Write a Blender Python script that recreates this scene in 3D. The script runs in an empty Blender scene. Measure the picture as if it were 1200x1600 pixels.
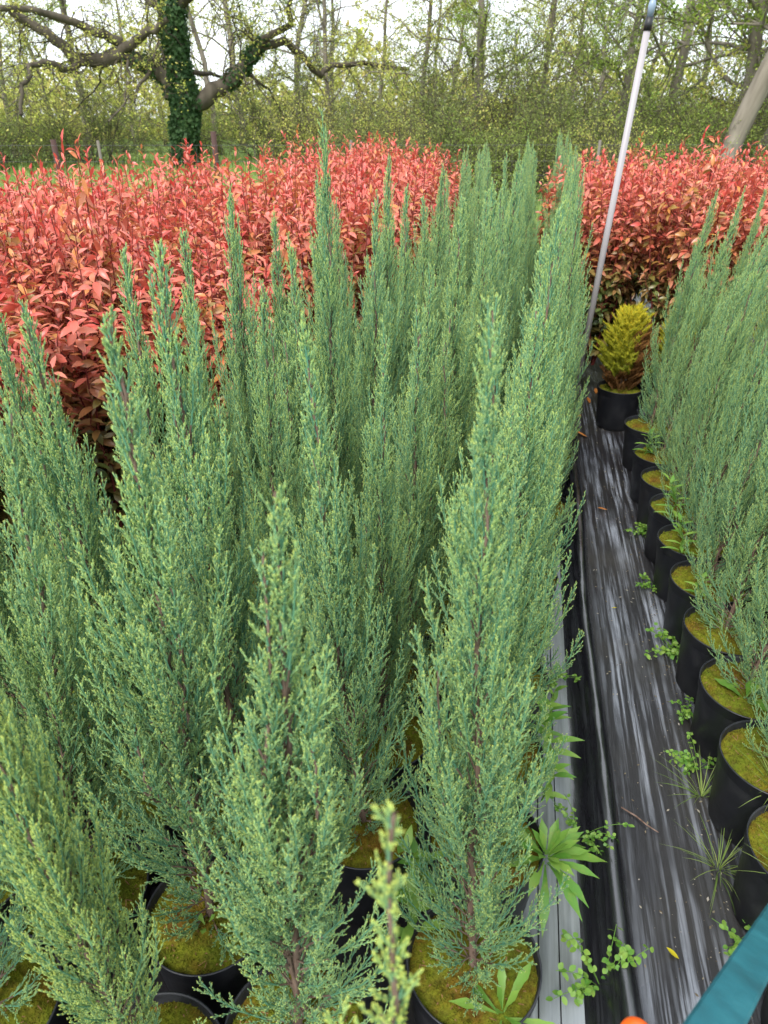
import bpy, math, random
import numpy as np
from mathutils import Vector, Matrix

SC = bpy.context.scene
COL = SC.collection
# ------------------------------------------------------------------ camera
F_PX, PITCH, CAM_H = 1110.0, math.radians(29.6), 1.6
YAW = math.radians(10.43)
cam_d = bpy.data.cameras.new("camera")
cam = bpy.data.objects.new("camera", cam_d); COL.objects.link(cam)
cam.location = (0, 0, CAM_H)
cam.rotation_euler = (math.pi / 2 - PITCH, 0, YAW)
cam_d.sensor_fit = 'VERTICAL'; cam_d.sensor_height = 24.0
cam_d.lens = 24.0 * F_PX / 1600.0
cam_d.clip_start = 0.02; cam_d.clip_end = 800
cam_d.dof.use_dof = True; cam_d.dof.focus_distance = 1.9; cam_d.dof.aperture_fstop = 4.4
SC.camera = cam
# ------------------------------------------------------------------ sky, sun, exposure
W = bpy.data.worlds.new("World"); SC.world = W; W.use_nodes = True
SUN_EL, SUN_AZ = math.radians(52), math.radians(200)     # high, veiled by cloud, behind the viewer's left
wn = W.node_tree; wn.nodes.clear()
wo = wn.nodes.new('ShaderNodeOutputWorld'); wb = wn.nodes.new('ShaderNodeBackground')
sky = wn.nodes.new('ShaderNodeTexSky'); sky.sky_type = 'NISHITA'; sky.sun_disc = False
sky.sun_elevation = SUN_EL; sky.sun_rotation = SUN_AZ; sky.air_density = 1.0; sky.dust_density = 2.0
tc = wn.nodes.new('ShaderNodeTexCoord'); mp = wn.nodes.new('ShaderNodeMapping'); mp.inputs['Scale'].default_value = (1, 1, 3)
nz = wn.nodes.new('ShaderNodeTexNoise'); nz.inputs['Scale'].default_value = 2.2; nz.inputs['Detail'].default_value = 6
cr = wn.nodes.new('ShaderNodeValToRGB')
cr.color_ramp.elements[0].position = .38; cr.color_ramp.elements[0].color = (.62, .62, .62, 1)
cr.color_ramp.elements[1].position = .62; cr.color_ramp.elements[1].color = (.97, .97, .97, 1)
cl = wn.nodes.new('ShaderNodeRGB'); cl.outputs[0].default_value = (7.2, 7.6, 8.1, 1)
mx = wn.nodes.new('ShaderNodeMix'); mx.data_type = 'RGBA'
wn.links.new(tc.outputs['Generated'], mp.inputs[0]); wn.links.new(mp.outputs[0], nz.inputs['Vector'])
wn.links.new(nz.outputs['Fac'], cr.inputs[0]); wn.links.new(cr.outputs[0], mx.inputs[0])
wn.links.new(sky.outputs[0], mx.inputs[6]); wn.links.new(cl.outputs[0], mx.inputs[7])
wn.links.new(mx.outputs[2], wb.inputs[0]); wb.inputs[1].default_value = 0.10
wn.links.new(wb.outputs[0], wo.inputs[0])
sd = bpy.data.lights.new("sun", 'SUN'); sd.energy = 1.4; sd.angle = math.radians(25); sd.color = (1, .965, .91)
so = bpy.data.objects.new("sun", sd); COL.objects.link(so)
_dir = Vector((math.sin(SUN_AZ) * math.cos(SUN_EL), math.cos(SUN_AZ) * math.cos(SUN_EL), math.sin(SUN_EL)))
so.rotation_euler = _dir.to_track_quat('Z', 'Y').to_euler()
SC.view_settings.view_transform = 'Standard'; SC.view_settings.look = 'None'
SC.view_settings.gamma = 1; SC.view_settings.exposure = 1.58
SC.render.engine = 'CYCLES'
SC.cycles.max_bounces = 6; SC.cycles.diffuse_bounces = 3; SC.cycles.glossy_bounces = 2
SC.cycles.transmission_bounces = 3; SC.cycles.transparent_max_bounces = 4
SC.cycles.use_denoising = True
SC.cycles.caustics_reflective = False; SC.cycles.caustics_refractive = False

# ------------------------------------------------------------------ helpers
RIGHT = np.array([math.cos(YAW), math.sin(YAW), 0.0]); FWH = np.array([-math.sin(YAW), math.cos(YAW), 0.0])
FW = FWH * math.cos(PITCH) - np.array([0, 0, math.sin(PITCH)]); UP = FWH * math.sin(PITCH) + np.array([0, 0, math.cos(PITCH)])
CP = np.array([0, 0, CAM_H])
def ray(x, y): return FW + RIGHT * (x - 600) / F_PX + UP * (800 - y) / F_PX
def at_dist(x, y, d):
    v = ray(x, y); return CP + v * d / math.hypot(v[0], v[1])
def at_z(x, y, z):
    v = ray(x, y); return CP + v * (z - CAM_H) / v[2]
def px_x(p):
    d = np.array(p, float) - CP; return 600 + F_PX * (d @ RIGHT) / (d @ FW)

def tag(o, label=None, cat=None, group=None, kind=None):
    if label: o['label'] = label
    if cat: o['category'] = cat
    if group: o['group'] = group
    if kind: o['kind'] = kind
    return o
def empty(name, loc=(0, 0, 0), rz=0):
    o = bpy.data.objects.new(name, None); COL.objects.link(o); o.location = loc; o.rotation_euler = (0, 0, rz)
    o.empty_display_size = .05; return o
def copy_tree(o, parent=None):
    c = o.copy(); COL.objects.link(c)
    if parent: c.parent = parent
    for ch in o.children: copy_tree(ch, c)
    return c
def link(name, me, parent=None):
    o = bpy.data.objects.new(name, me); COL.objects.link(o)
    if parent is not None: o.parent = parent
    return o

class Geo:
    """Collects blocks of vertices and same-sized faces with two per-vertex floats (a, b)."""
    def __init__(s): s.v = []; s.f = []; s.a = []; s.b = []; s.n = 0
    def add(s, v, faces, a=0., b=0.):
        v = np.asarray(v, float).reshape(-1, 3); n = len(v)
        s.v.append(v); s.a.append(np.broadcast_to(np.asarray(a, float), (n,)).copy()); s.b.append(np.broadcast_to(np.asarray(b, float), (n,)).copy())
        if isinstance(faces, np.ndarray): s.f.append(faces + s.n)
        else:
            by = {}
            for q in faces: by.setdefault(len(q), []).append(q)
            for q in by.values(): s.f.append(np.array(q) + s.n)
        s.n += n
    def tmpl(s, V, faces, a, b):
        """V (N,K,3) copies of a template with K verts; faces list of tuples"""
        N, K, _ = V.shape; off = (np.arange(N) * K)[:, None, None]
        v = V.reshape(-1, 3)
        a = np.broadcast_to(a, (N, K)).reshape(-1); b = np.broadcast_to(b, (N, K)).reshape(-1)
        by = {}
        for q in faces: by.setdefault(len(q), []).append(q)
        for q in by.values():
            s.f.append((np.array(q)[None] + off).reshape(-1, len(q[0])) + s.n)
        s.v.append(v); s.a.append(a.copy()); s.b.append(b.copy()); s.n += len(v)
    def mesh(s, name, mat, smooth=True):
        me = bpy.data.meshes.new(name)
        v = np.concatenate(s.v); nl = sum(f.size for f in s.f); nf = sum(len(f) for f in s.f)
        me.vertices.add(len(v)); me.vertices.foreach_set('co', v.astype(np.float32).ravel())
        me.loops.add(nl); me.loops.foreach_set('vertex_index', np.concatenate([f.ravel() for f in s.f]).astype(np.int32))
        st = np.cumsum(np.concatenate([[0]] + [np.full(len(f), f.shape[1]) for f in s.f]))[:-1]
        me.polygons.add(nf); me.polygons.foreach_set('loop_start', st.astype(np.int32))
        me.polygons.foreach_set('use_smooth', np.full(nf, smooth))
        for nm, arr in (('a', s.a), ('b', s.b)):
            at = me.attributes.new(nm, 'FLOAT', 'POINT'); at.data.foreach_set('value', np.concatenate(arr).astype(np.float32))
        me.update(calc_edges=True); me.validate(); me.materials.append(mat)
        return me

def norm(v): return v / (np.linalg.norm(v, axis=-1, keepdims=True) + 1e-9)
def frame(D):
    up = np.where(np.abs(D[..., 2:3]) < .95, np.array([0, 0, 1.]), np.array([1., 0, 0]))
    A = norm(np.cross(D, up)); return A, np.cross(D, A)
def tube(g, pts, rad, sides=6, a=0., b=0., cap=True):
    pts = np.asarray(pts, float); n = len(pts); rad = np.broadcast_to(rad, (n,))
    T = np.gradient(pts, axis=0) if n > 2 else np.repeat(pts[1:] - pts[:1], 2, 0); T = norm(T)
    A, B = frame(T)
    for i in range(1, n):       # keep the frame from flipping
        A[i] = norm(A[i - 1] - T[i] * (A[i - 1] @ T[i])); B[i] = np.cross(T[i], A[i])
    th = np.arange(sides) * 2 * math.pi / sides
    V = pts[:, None] + rad[:, None, None] * (A[:, None] * np.cos(th)[None, :, None] + B[:, None] * np.sin(th)[None, :, None])
    F = [(i * sides + k, i * sides + (k + 1) % sides, (i + 1) * sides + (k + 1) % sides, (i + 1) * sides + k) for i in range(n - 1) for k in range(sides)]
    F = np.array(F); g.add(V.reshape(-1, 3), F, np.repeat(np.broadcast_to(a, (n,)), sides), b)
    if cap and rad[-1] > .004:
        base = g.n - sides; g.f.append(np.array([list(range(base, base + sides))]))
        g.f.append(np.array([list(range(g.n - n * sides + sides - 1, g.n - n * sides - 1, -1))]))
def lathe(g, prof, seg=40, a=0., b=0.):
    prof = np.array(prof, float); th = np.arange(seg) * 2 * math.pi / seg
    V = np.stack([prof[:, 0:1] * np.cos(th), prof[:, 0:1] * np.sin(th), np.repeat(prof[:, 1:2], seg, 1)], -1)
    F = np.array([(i * seg + k, i * seg + (k + 1) % seg, (i + 1) * seg + (k + 1) % seg, (i + 1) * seg + k) for i in range(len(prof) - 1) for k in range(seg)])
    g.add(V.reshape(-1, 3), F, a, b)
def box(g, x0, x1, y0, y1, z0, z1):
    v = [(x, y, z) for x in (x0, x1) for y in (y0, y1) for z in (z0, z1)]
    g.add(v, [(0, 1, 3, 2), (4, 6, 7, 5), (0, 4, 5, 1), (2, 3, 7, 6), (0, 2, 6, 4), (1, 5, 7, 3)])

# ------------------------------------------------------------------ materials
def mat(name, rough=.6, col=(.5, .5, .5), spec=.5):
    m = bpy.data.materials.new(name); m.use_nodes = True
    p = m.node_tree.nodes['Principled BSDF']; p.inputs['Base Color'].default_value = (*col, 1)
    p.inputs['Roughness'].default_value = rough; p.inputs['Specular IOR Level'].default_value = spec
    return m, m.node_tree, p
def node(t, k, **kw):
    n = t.nodes.new(k)
    for a, v in kw.items(): setattr(n, a, v)
    return n
def attr(t, nm): return node(t, 'ShaderNodeAttribute', attribute_name=nm).outputs['Fac']
def ramp(t, fac, stops):
    r = node(t, 'ShaderNodeValToRGB'); e = r.color_ramp.elements
    while len(e) < len(stops): e.new(.5)
    for i, (p, c) in enumerate(stops): e[i].position = p; e[i].color = (*c, 1)
    t.links.new(fac, r.inputs[0]); return r.outputs[0]
def noise(t, scale, detail=3, vec=None, stretch=None, rough=.5, coord='Object'):
    n = node(t, 'ShaderNodeTexNoise'); n.inputs['Scale'].default_value = scale; n.inputs['Detail'].default_value = detail; n.inputs['Roughness'].default_value = rough
    c = node(t, 'ShaderNodeTexCoord')
    m = node(t, 'ShaderNodeMapping'); m.inputs['Scale'].default_value = stretch or (1, 1, 1)
    t.links.new(c.outputs[coord], m.inputs[0]); t.links.new(m.outputs[0], n.inputs['Vector'])
    return n.outputs['Fac']
def mixc(t, f, a, b, mode='MIX'):
    m = node(t, 'ShaderNodeMix', data_type='RGBA', blend_type=mode)
    for i, v in ((0, f), (6, a), (7, b)):
        if isinstance(v, (int, float)): m.inputs[i].default_value = v
        elif isinstance(v, tuple): m.inputs[i].default_value = (*v, 1)
        else: t.links.new(v, m.inputs[i])
    return m.outputs[2]
def maths(t, op, a, b=0., c=None, clamp=False):
    m = node(t, 'ShaderNodeMath', operation=op, use_clamp=clamp)
    for i, v in enumerate((a, b) + ((c,) if c is not None else ())):
        if isinstance(v, (int, float)): m.inputs[i].default_value = v
        else: t.links.new(v, m.inputs[i])
    return m.outputs[0]
def bump(t, p, h, strength=.4, dist=.01):
    b = node(t, 'ShaderNodeBump'); b.inputs['Strength'].default_value = strength; b.inputs['Distance'].default_value = dist
    t.links.new(h, b.inputs['Height']); t.links.new(b.outputs[0], p.inputs['Normal'])
def leafy(t, p, col, trans=.3, scale=1.):
    """thin leaf: part of the light comes through"""
    t.links.new(col, p.inputs['Base Color'])
    tr = node(t, 'ShaderNodeBsdfTranslucent'); t.links.new(col, tr.inputs[0])
    ms = node(t, 'ShaderNodeMixShader'); ms.inputs[0].default_value = trans
    o = t.nodes['Material Output']; t.links.new(p.outputs[0], ms.inputs[1]); t.links.new(tr.outputs[0], ms.inputs[2]); t.links.new(ms.outputs[0], o.inputs[0])
def objrand(t): return node(t, 'ShaderNodeObjectInfo').outputs['Random']

def m_juniper():
    m, t, p = mat('juniper_foliage', .55, spec=.35)
    body = ramp(t, attr(t, 'b'), [(0, (.07, .235, .19)), (.35, (.15, .385, .245)), (1, (.35, .56, .20))])
    body = mixc(t, maths(t, 'MULTIPLY', objrand(t), .35), body, (.22, .38, .16))
    tipf = maths(t, 'MULTIPLY', attr(t, 'a'), 1.0, clamp=True)
    c = mixc(t, tipf, body, (.70, .72, .12))
    leafy(t, p, c, .28); return m
def m_bark(name, c0, c1, sc=30):
    m, t, p = mat(name, .85, spec=.2)
    n = noise(t, sc, 5, stretch=(1, 1, .2)); t.links.new(ramp(t, n, [(.3, c0), (.7, c1)]), p.inputs['Base Color']); bump(t, p, n, .6, .004); return m
def m_photinia():
    m, t, p = mat('photinia_leaf', .34, spec=.55)
    new = ramp(t, attr(t, 'b'), [(0, (.54, .055, .045)), (.3, (.66, .12, .085)), (.55, (.72, .21, .15)), (.8, (.62, .24, .06)), (1, (.34, .24, .07))])
    old = ramp(t, attr(t, 'b'), [(0, (.12, .19, .045)), (.35, (.30, .17, .06)), (.7, (.14, .19, .045)), (1, (.07, .12, .03))])
    c = mixc(t, attr(t, 'a'), new, old)
    leafy(t, p, c, .28); return m
def m_weed(name='weed_leaf', c0=(.13, .30, .03), c1=(.30, .46, .08)):
    m, t, p = mat(name, .45, spec=.4)
    nn = noise(t, 60, 3)
    c = mixc(t, maths(t, 'MULTIPLY', ramp(t, nn, [(.5, (0,) * 3), (.75, (1,) * 3)]), .35), ramp(t, attr(t, 'b'), [(0, c0), (1, c1)]), (.32, .33, .06))
    leafy(t, p, c, .3); bump(t, p, nn, .3, .002); return m
def m_moss():
    m, t, p = mat('moss', .95, spec=.1)
    n1 = noise(t, 9, 4); n2 = noise(t, 55, 4)
    c = ramp(t, n1, [(.33, (.13, .05, .012)), (.43, (.15, .10, .012)), (.53, (.16, .17, .014)), (.7, (.08, .12, .012))])
    c = mixc(t, maths(t, 'MULTIPLY', ramp(t, n2, [(.35, (1, 1, 1)), (.6, (0, 0, 0))]), .6), c, (.07, .05, .012))
    bb = attr(t, 'b')
    c = mixc(t, maths(t, 'MULTIPLY', bb, .6), c, (.21, .27, .025))
    c = mixc(t, maths(t, 'GREATER_THAN', bb, .9), c, (.24, .13, .06))
    t.links.new(c, p.inputs['Base Color']); bump(t, p, n2, 1, .012); return m
def m_pot():
    m, t, p = mat('pot_plastic', .42, (.012, .013, .016), .5)
    n = noise(t, 14, 5); c = ramp(t, n, [(.45, (.010, .011, .015)), (.75, (.035, .036, .04))])
    t.links.new(c, p.inputs['Base Color']); t.links.new(ramp(t, n, [(.3, (.34,) * 3), (.7, (.6,) * 3)]), p.inputs['Roughness']); return m
def m_fabric():
    m, t, p = mat('ground_fabric', .4, spec=.6)
    st = noise(t, 1, 6, stretch=(62, 1.7, 1), rough=.62)          # streak pattern along the rows, for the painted sheen and the bump
    pat = noise(t, 2.2, 4); patx = noise(t, 5, 3, stretch=(2.5, .6, 1))
    sx = node(t, 'ShaderNodeSeparateXYZ'); tx = node(t, 'ShaderNodeTexCoord'); t.links.new(tx.outputs['Object'], sx.inputs[0])
    k0 = maths(t, 'MULTIPLY', maths(t, 'SUBTRACT', sx.outputs[0], .36), 14., clamp=True)  # leaves the painted sheen off the shaded strip beside the fold
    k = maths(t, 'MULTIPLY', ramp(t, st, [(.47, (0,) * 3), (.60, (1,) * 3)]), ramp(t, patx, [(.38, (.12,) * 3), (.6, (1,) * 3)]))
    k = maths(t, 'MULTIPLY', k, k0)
    c = mixc(t, k, (.016, .015, .017), (.26, .28, .32))  # pale bluish streaks paint wet sky sheen into the black fabric's colour
    dirt = ramp(t, pat, [(.48, (0,) * 3), (.68, (1,) * 3)])
    c = mixc(t, maths(t, 'MULTIPLY', dirt, .45), c, (.045, .04, .03))
    t.links.new(c, p.inputs['Base Color'])
    r = maths(t, 'ADD', maths(t, 'MULTIPLY', k, -.15), maths(t, 'MULTIPLY_ADD', dirt, .25, .32)); t.links.new(r, p.inputs['Roughness'])
    w = node(t, 'ShaderNodeTexWave', wave_type='BANDS', bands_direction='X'); w.inputs['Scale'].default_value = 140
    c2 = node(t, 'ShaderNodeTexCoord'); t.links.new(c2.outputs['Object'], w.inputs[0])
    h = maths(t, 'ADD', maths(t, 'MULTIPLY', st, 1.), maths(t, 'MULTIPLY', w.outputs['Fac'], .12)); bump(t, p, h, .5, .006); return m
def m_pipe():
    m, t, p = mat('black_plastic_film', .24, spec=1.)
    p.inputs['IOR'].default_value = 1.6
    n = noise(t, 60, 4, stretch=(1, .06, 1)); t.links.new(ramp(t, n, [(.55, (.008, .008, .010)), (.8, (.05, .052, .06))]), p.inputs['Base Color'])
    t.links.new(ramp(t, n, [(.3, (.2,) * 3), (.8, (.38,) * 3)]), p.inputs['Roughness']); return m
def m_board():
    m, t, p = mat('weathered_board', .6, spec=.4)
    g = noise(t, 1, 5, stretch=(90, 3, 20)); s = noise(t, 3, 4, stretch=(3, .7, 1)); pt = noise(t, 1.6, 3)
    c = ramp(t, g, [(.3, (.12, .135, .13)), (.55, (.20, .22, .215)), (.75, (.28, .305, .30))])
    c = mixc(t, ramp(t, s, [(.50, (0,) * 3), (.66, (.7,) * 3)]), c, (.30, .33, .36))  # pale bluish patches: sheen painted over the weathered grey
    c = mixc(t, ramp(t, pt, [(.55, (0,) * 3), (.75, (.6,) * 3)]), c, (.06, .07, .03))
    t.links.new(c, p.inputs['Base Color']); bump(t, p, g, .5, .003); return m
def m_grass():
    m, t, p = mat('field_grass', .9, spec=.1)
    n = noise(t, .35, 5); n2 = noise(t, 9, 4)
    c = ramp(t, n, [(.3, (.11, .17, .045)), (.6, (.17, .26, .06)), (.8, (.24, .27, .10))])
    c = mixc(t, maths(t, 'MULTIPLY', n2, .5), c, (.07, .10, .03)); t.links.new(c, p.inputs['Base Color']); bump(t, p, n2, .8, .05); return m
def m_treeleaf(name, c0, c1, c2):
    m, t, p = mat(name, .6, spec=.25)
    c = ramp(t, attr(t, 'b'), [(0, c0), (.6, c1), (1, c2)])
    leafy(t, p, c, .35); return m
M_JUN = m_juniper(); M_STEM = m_bark('juniper_stem', (.10, .062, .045), (.25, .175, .14), 60)
M_PHO = m_photinia(); M_PST = m_bark('photinia_stem', (.13, .02, .02), (.24, .06, .045), 40)
M_WEED = m_weed('weed_leaf', (.09, .24, .03), (.24, .40, .07)); M_WST = m_weed('weed_stem', (.16, .26, .06), (.24, .32, .10)); M_GRS = m_weed('grass_blade', (.12, .22, .04), (.33, .42, .12))
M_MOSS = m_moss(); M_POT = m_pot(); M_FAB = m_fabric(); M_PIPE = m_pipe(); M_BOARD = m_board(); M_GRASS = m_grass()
M_BARK = m_bark('grey_bark', (.10, .085, .065), (.27, .235, .19), 5)
M_BARKD = m_bark('brown_bark', (.045, .038, .026), (.12, .10, .075), 5)
M_LY = m_treeleaf('spring_leaf_yellow', (.34, .38, .07), (.52, .54, .12), (.55, .42, .15))
M_LD = m_treeleaf('spring_leaf_dark', (.09, .13, .035), (.20, .25, .06), (.36, .38, .11))
M_LG = m_treeleaf('spring_leaf_green', (.16, .25, .045), (.29, .39, .07), (.42, .44, .11))
M_IVY = m_treeleaf('ivy_leaf', (.025, .06, .022), (.05, .11, .035), (.10, .17, .06))

# ------------------------------------------------------------------ structure: ground, fabric
def terrain():
    g = Geo(); n = 61
    xs = np.sign(np.linspace(-1, 1, n)) * np.abs(np.linspace(-1, 1, n)) ** 2.5 * 130
    X, Y = np.meshgrid(xs, xs + 20)
    R = np.hypot(X, Y)
    Z = -.012 + np.clip(R - 14, 0, 1e9) / 30 * .0 + np.where(R > 12, .08 * np.sin(X * .31 + 1) * np.sin(Y * .27), 0) * np.clip((R - 12) / 10, 0, 1)
    idx = np.arange(n * n).reshape(n, n)
    F = np.stack([idx[:-1, :-1], idx[:-1, 1:], idx[1:, 1:], idx[1:, :-1]], -1).reshape(-1, 4)
    g.add(np.stack([X, Y, Z], -1).reshape(-1, 3), F); o = link('ground', g.mesh('ground', M_GRASS)); tag(o, kind='structure')
terrain()
def fabric():
    rs = np.random.RandomState(3); g = Geo()
    xs = np.concatenate([np.arange(-5, .2, .25), np.arange(.2, .7, .0125), np.arange(.7, 4.2, .25)]); ys = np.arange(-1, 8.6, .04)
    X, Y = np.meshgrid(xs, ys)
    ph = rs.rand(8) * 6.28
    Z = .004 + .0022 * (1 + np.sin(X * 60 + 1.5 * np.sin(Y * .9 + ph[0]) + ph[1])) * (.5 + .5 * np.sin(Y * .8 + ph[2])) \
        + .003 * (1 + np.sin(X * 23 + 2 * np.sin(Y * 1.7 + ph[3]) + ph[4])) + .004 * np.exp(-((Y - 1.9 - .25 * (X - .4)) / .05) ** 2) + .004 * np.exp(-((Y - 2.75 + .2 * (X - .4)) / .06) ** 2)
    idx = np.arange(X.size).reshape(X.shape)
    F = np.stack([idx[:-1, :-1], idx[:-1, 1:], idx[1:, 1:], idx[1:, :-1]], -1).reshape(-1, 4)
    g.add(np.stack([X, Y, Z], -1).reshape(-1, 3), F)
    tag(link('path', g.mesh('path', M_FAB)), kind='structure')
fabric()

def shift(y): return .07 * min(3.0, max(0, y - 1.2))      # the rows drift a little to the right further on

# ------------------------------------------------------------------ board, pipe
g = Geo(); rb = random.Random(4)
xe = [.128, .170, .214, .262]
for k in range(3):
    for (y0, y1) in ((-.6, 1.62), (1.625, 3.9)):
        box(g, xe[k] + .0015, xe[k + 1] - .0015, y0, y1, .012, .027 + rb.random() * .002)
tag(link('edging_board', g.mesh('edging_board', M_BOARD, False)), 'weathered grey grooved board lying between juniper pots and black plastic fold', 'board')
g = Geo(); ys = np.linspace(-.5, 5.2, 150)
px = .337 + .045 * np.clip((ys - 2.3) / 2.4, 0, 9) ** 1.5 + .005 * np.sin(ys * 2.3) + .004 * np.sin(ys * 5.1)
prof = np.array([(-.082, .007), (-.066, .009), (-.046, .020), (-.034, .036), (-.022, .056), (-.012, .066), (-.003, .0695), (.006, .070), (.015, .067), (.024, .058), (.032, .040), (.038, .012)])  # ridge profile shaped to narrow the sky highlight along the black plastic
V = []
for i, y in enumerate(ys):
    wv = 1 + .10 * math.sin(y * 3.1) + .05 * math.sin(y * 11)
    for j, (dx, z) in enumerate(prof): V.append((px[i] + dx * (1 + .08 * math.sin(y * 2.2 + 1)) + .0012 * math.sin(y * 37 + j * 1.7), y, max(.006, z * wv + .0010 * math.sin(y * 29 + j * 2.3))))
m_ = len(prof); F = np.array([(i * m_ + j, i * m_ + j + 1, (i + 1) * m_ + j + 1, (i + 1) * m_ + j) for i in range(len(ys) - 1) for j in range(m_ - 1)]); g.add(V, F)
tag(link('plastic_edging', g.mesh('plastic_edging', M_PIPE)), 'long raised fold of shiny black plastic running along the aisle beside the pots', 'edging')

# ------------------------------------------------------------------ pot and moss
def pot_mesh(name, r, h):
    g = Geo(); b = r * .82
    lathe(g, [(.0, .003), (b - .006, .003), (b, .010), (r * .955, h * .86), (r * .962, h * .87), (r * .985, h * .885), (r * .99, h * .985),
              (r, h * .992), (r * 1.0, h), (r * .975, h + .001), (r * .962, h - .004), (r * .93, h * .84), (0, h * .83)], 56)
    return g.mesh(name, M_POT)
def moss_mesh(name, r, z, seed, tufts=3200):
    rs = np.random.RandomState(seed); g = Geo(); nr, ns = 14, 40
    ph = rs.rand(6) * 6.28
    def hz(x, y): return z + .016 * (1 - (np.hypot(x, y) / r) ** 2) + .005 * np.sin(x * 60 + ph[0]) * np.sin(y * 55 + ph[1]) + .004 * np.sin(x * 130 + ph[2] + 3 * y) * np.sin(y * 120 + ph[3])
    rr = np.linspace(0, 1, nr) * r; th = np.arange(ns) * 2 * math.pi / ns
    X = rr[:, None] * np.cos(th); Y = rr[:, None] * np.sin(th)
    F = np.array([(i * ns + k, i * ns + (k + 1) % ns, (i + 1) * ns + (k + 1) % ns, (i + 1) * ns + k) for i in range(nr - 1) for k in range(ns)])
    g.add(np.stack([X, Y, hz(X, Y)], -1).reshape(-1, 3), F[:, ::-1])
    a = rs.rand(tufts) * 6.28; q = np.sqrt(rs.rand(tufts)) * r * .985; x, y = q * np.cos(a), q * np.sin(a)
    P = np.stack([x, y, hz(x, y) - .001], -1); D = norm(np.stack([rs.randn(tufts) * .45, rs.randn(tufts) * .45, np.ones(tufts)], -1))
    L = .004 + .009 * rs.rand(tufts) ** 2; A, B = frame(D)
    wv = .0013
    V = np.stack([P + A * wv, P - A * .5 * wv + B * wv, P - A * .5 * wv - B * wv, P + D * L[:, None]], 1)
    g.tmpl(V, [(0, 1, 3), (1, 2, 3), (2, 0, 3)], 0, rs.rand(tufts, 1) * .7)
    n = 90; a = rs.rand(n) * 6.28; q = np.sqrt(rs.rand(n)) * r * .9; x, y = q * np.cos(a), q * np.sin(a); a = rs.rand(n) * 6.28
    P = np.stack([x, y, hz(x, y) + .003], -1); D = np.stack([np.cos(a), np.sin(a), rs.randn(n) * .15], -1) * (.003 + .012 * rs.rand(n, 1) ** 2); S = np.stack([-np.sin(a), np.cos(a), a * 0], -1) * .0009
    g.tmpl(np.stack([P - S, P + S, P + D + S, P + D - S], 1), [(0, 1, 2, 3)], 0, 1.)
    return g.mesh(name, M_MOSS)
POT_R, POT_H = .124, .235
POT = pot_mesh('pot', POT_R, POT_H)
MOSS = [moss_mesh('moss', POT_R * .955, .212, 10 + i) for i in range(5)]

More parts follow.
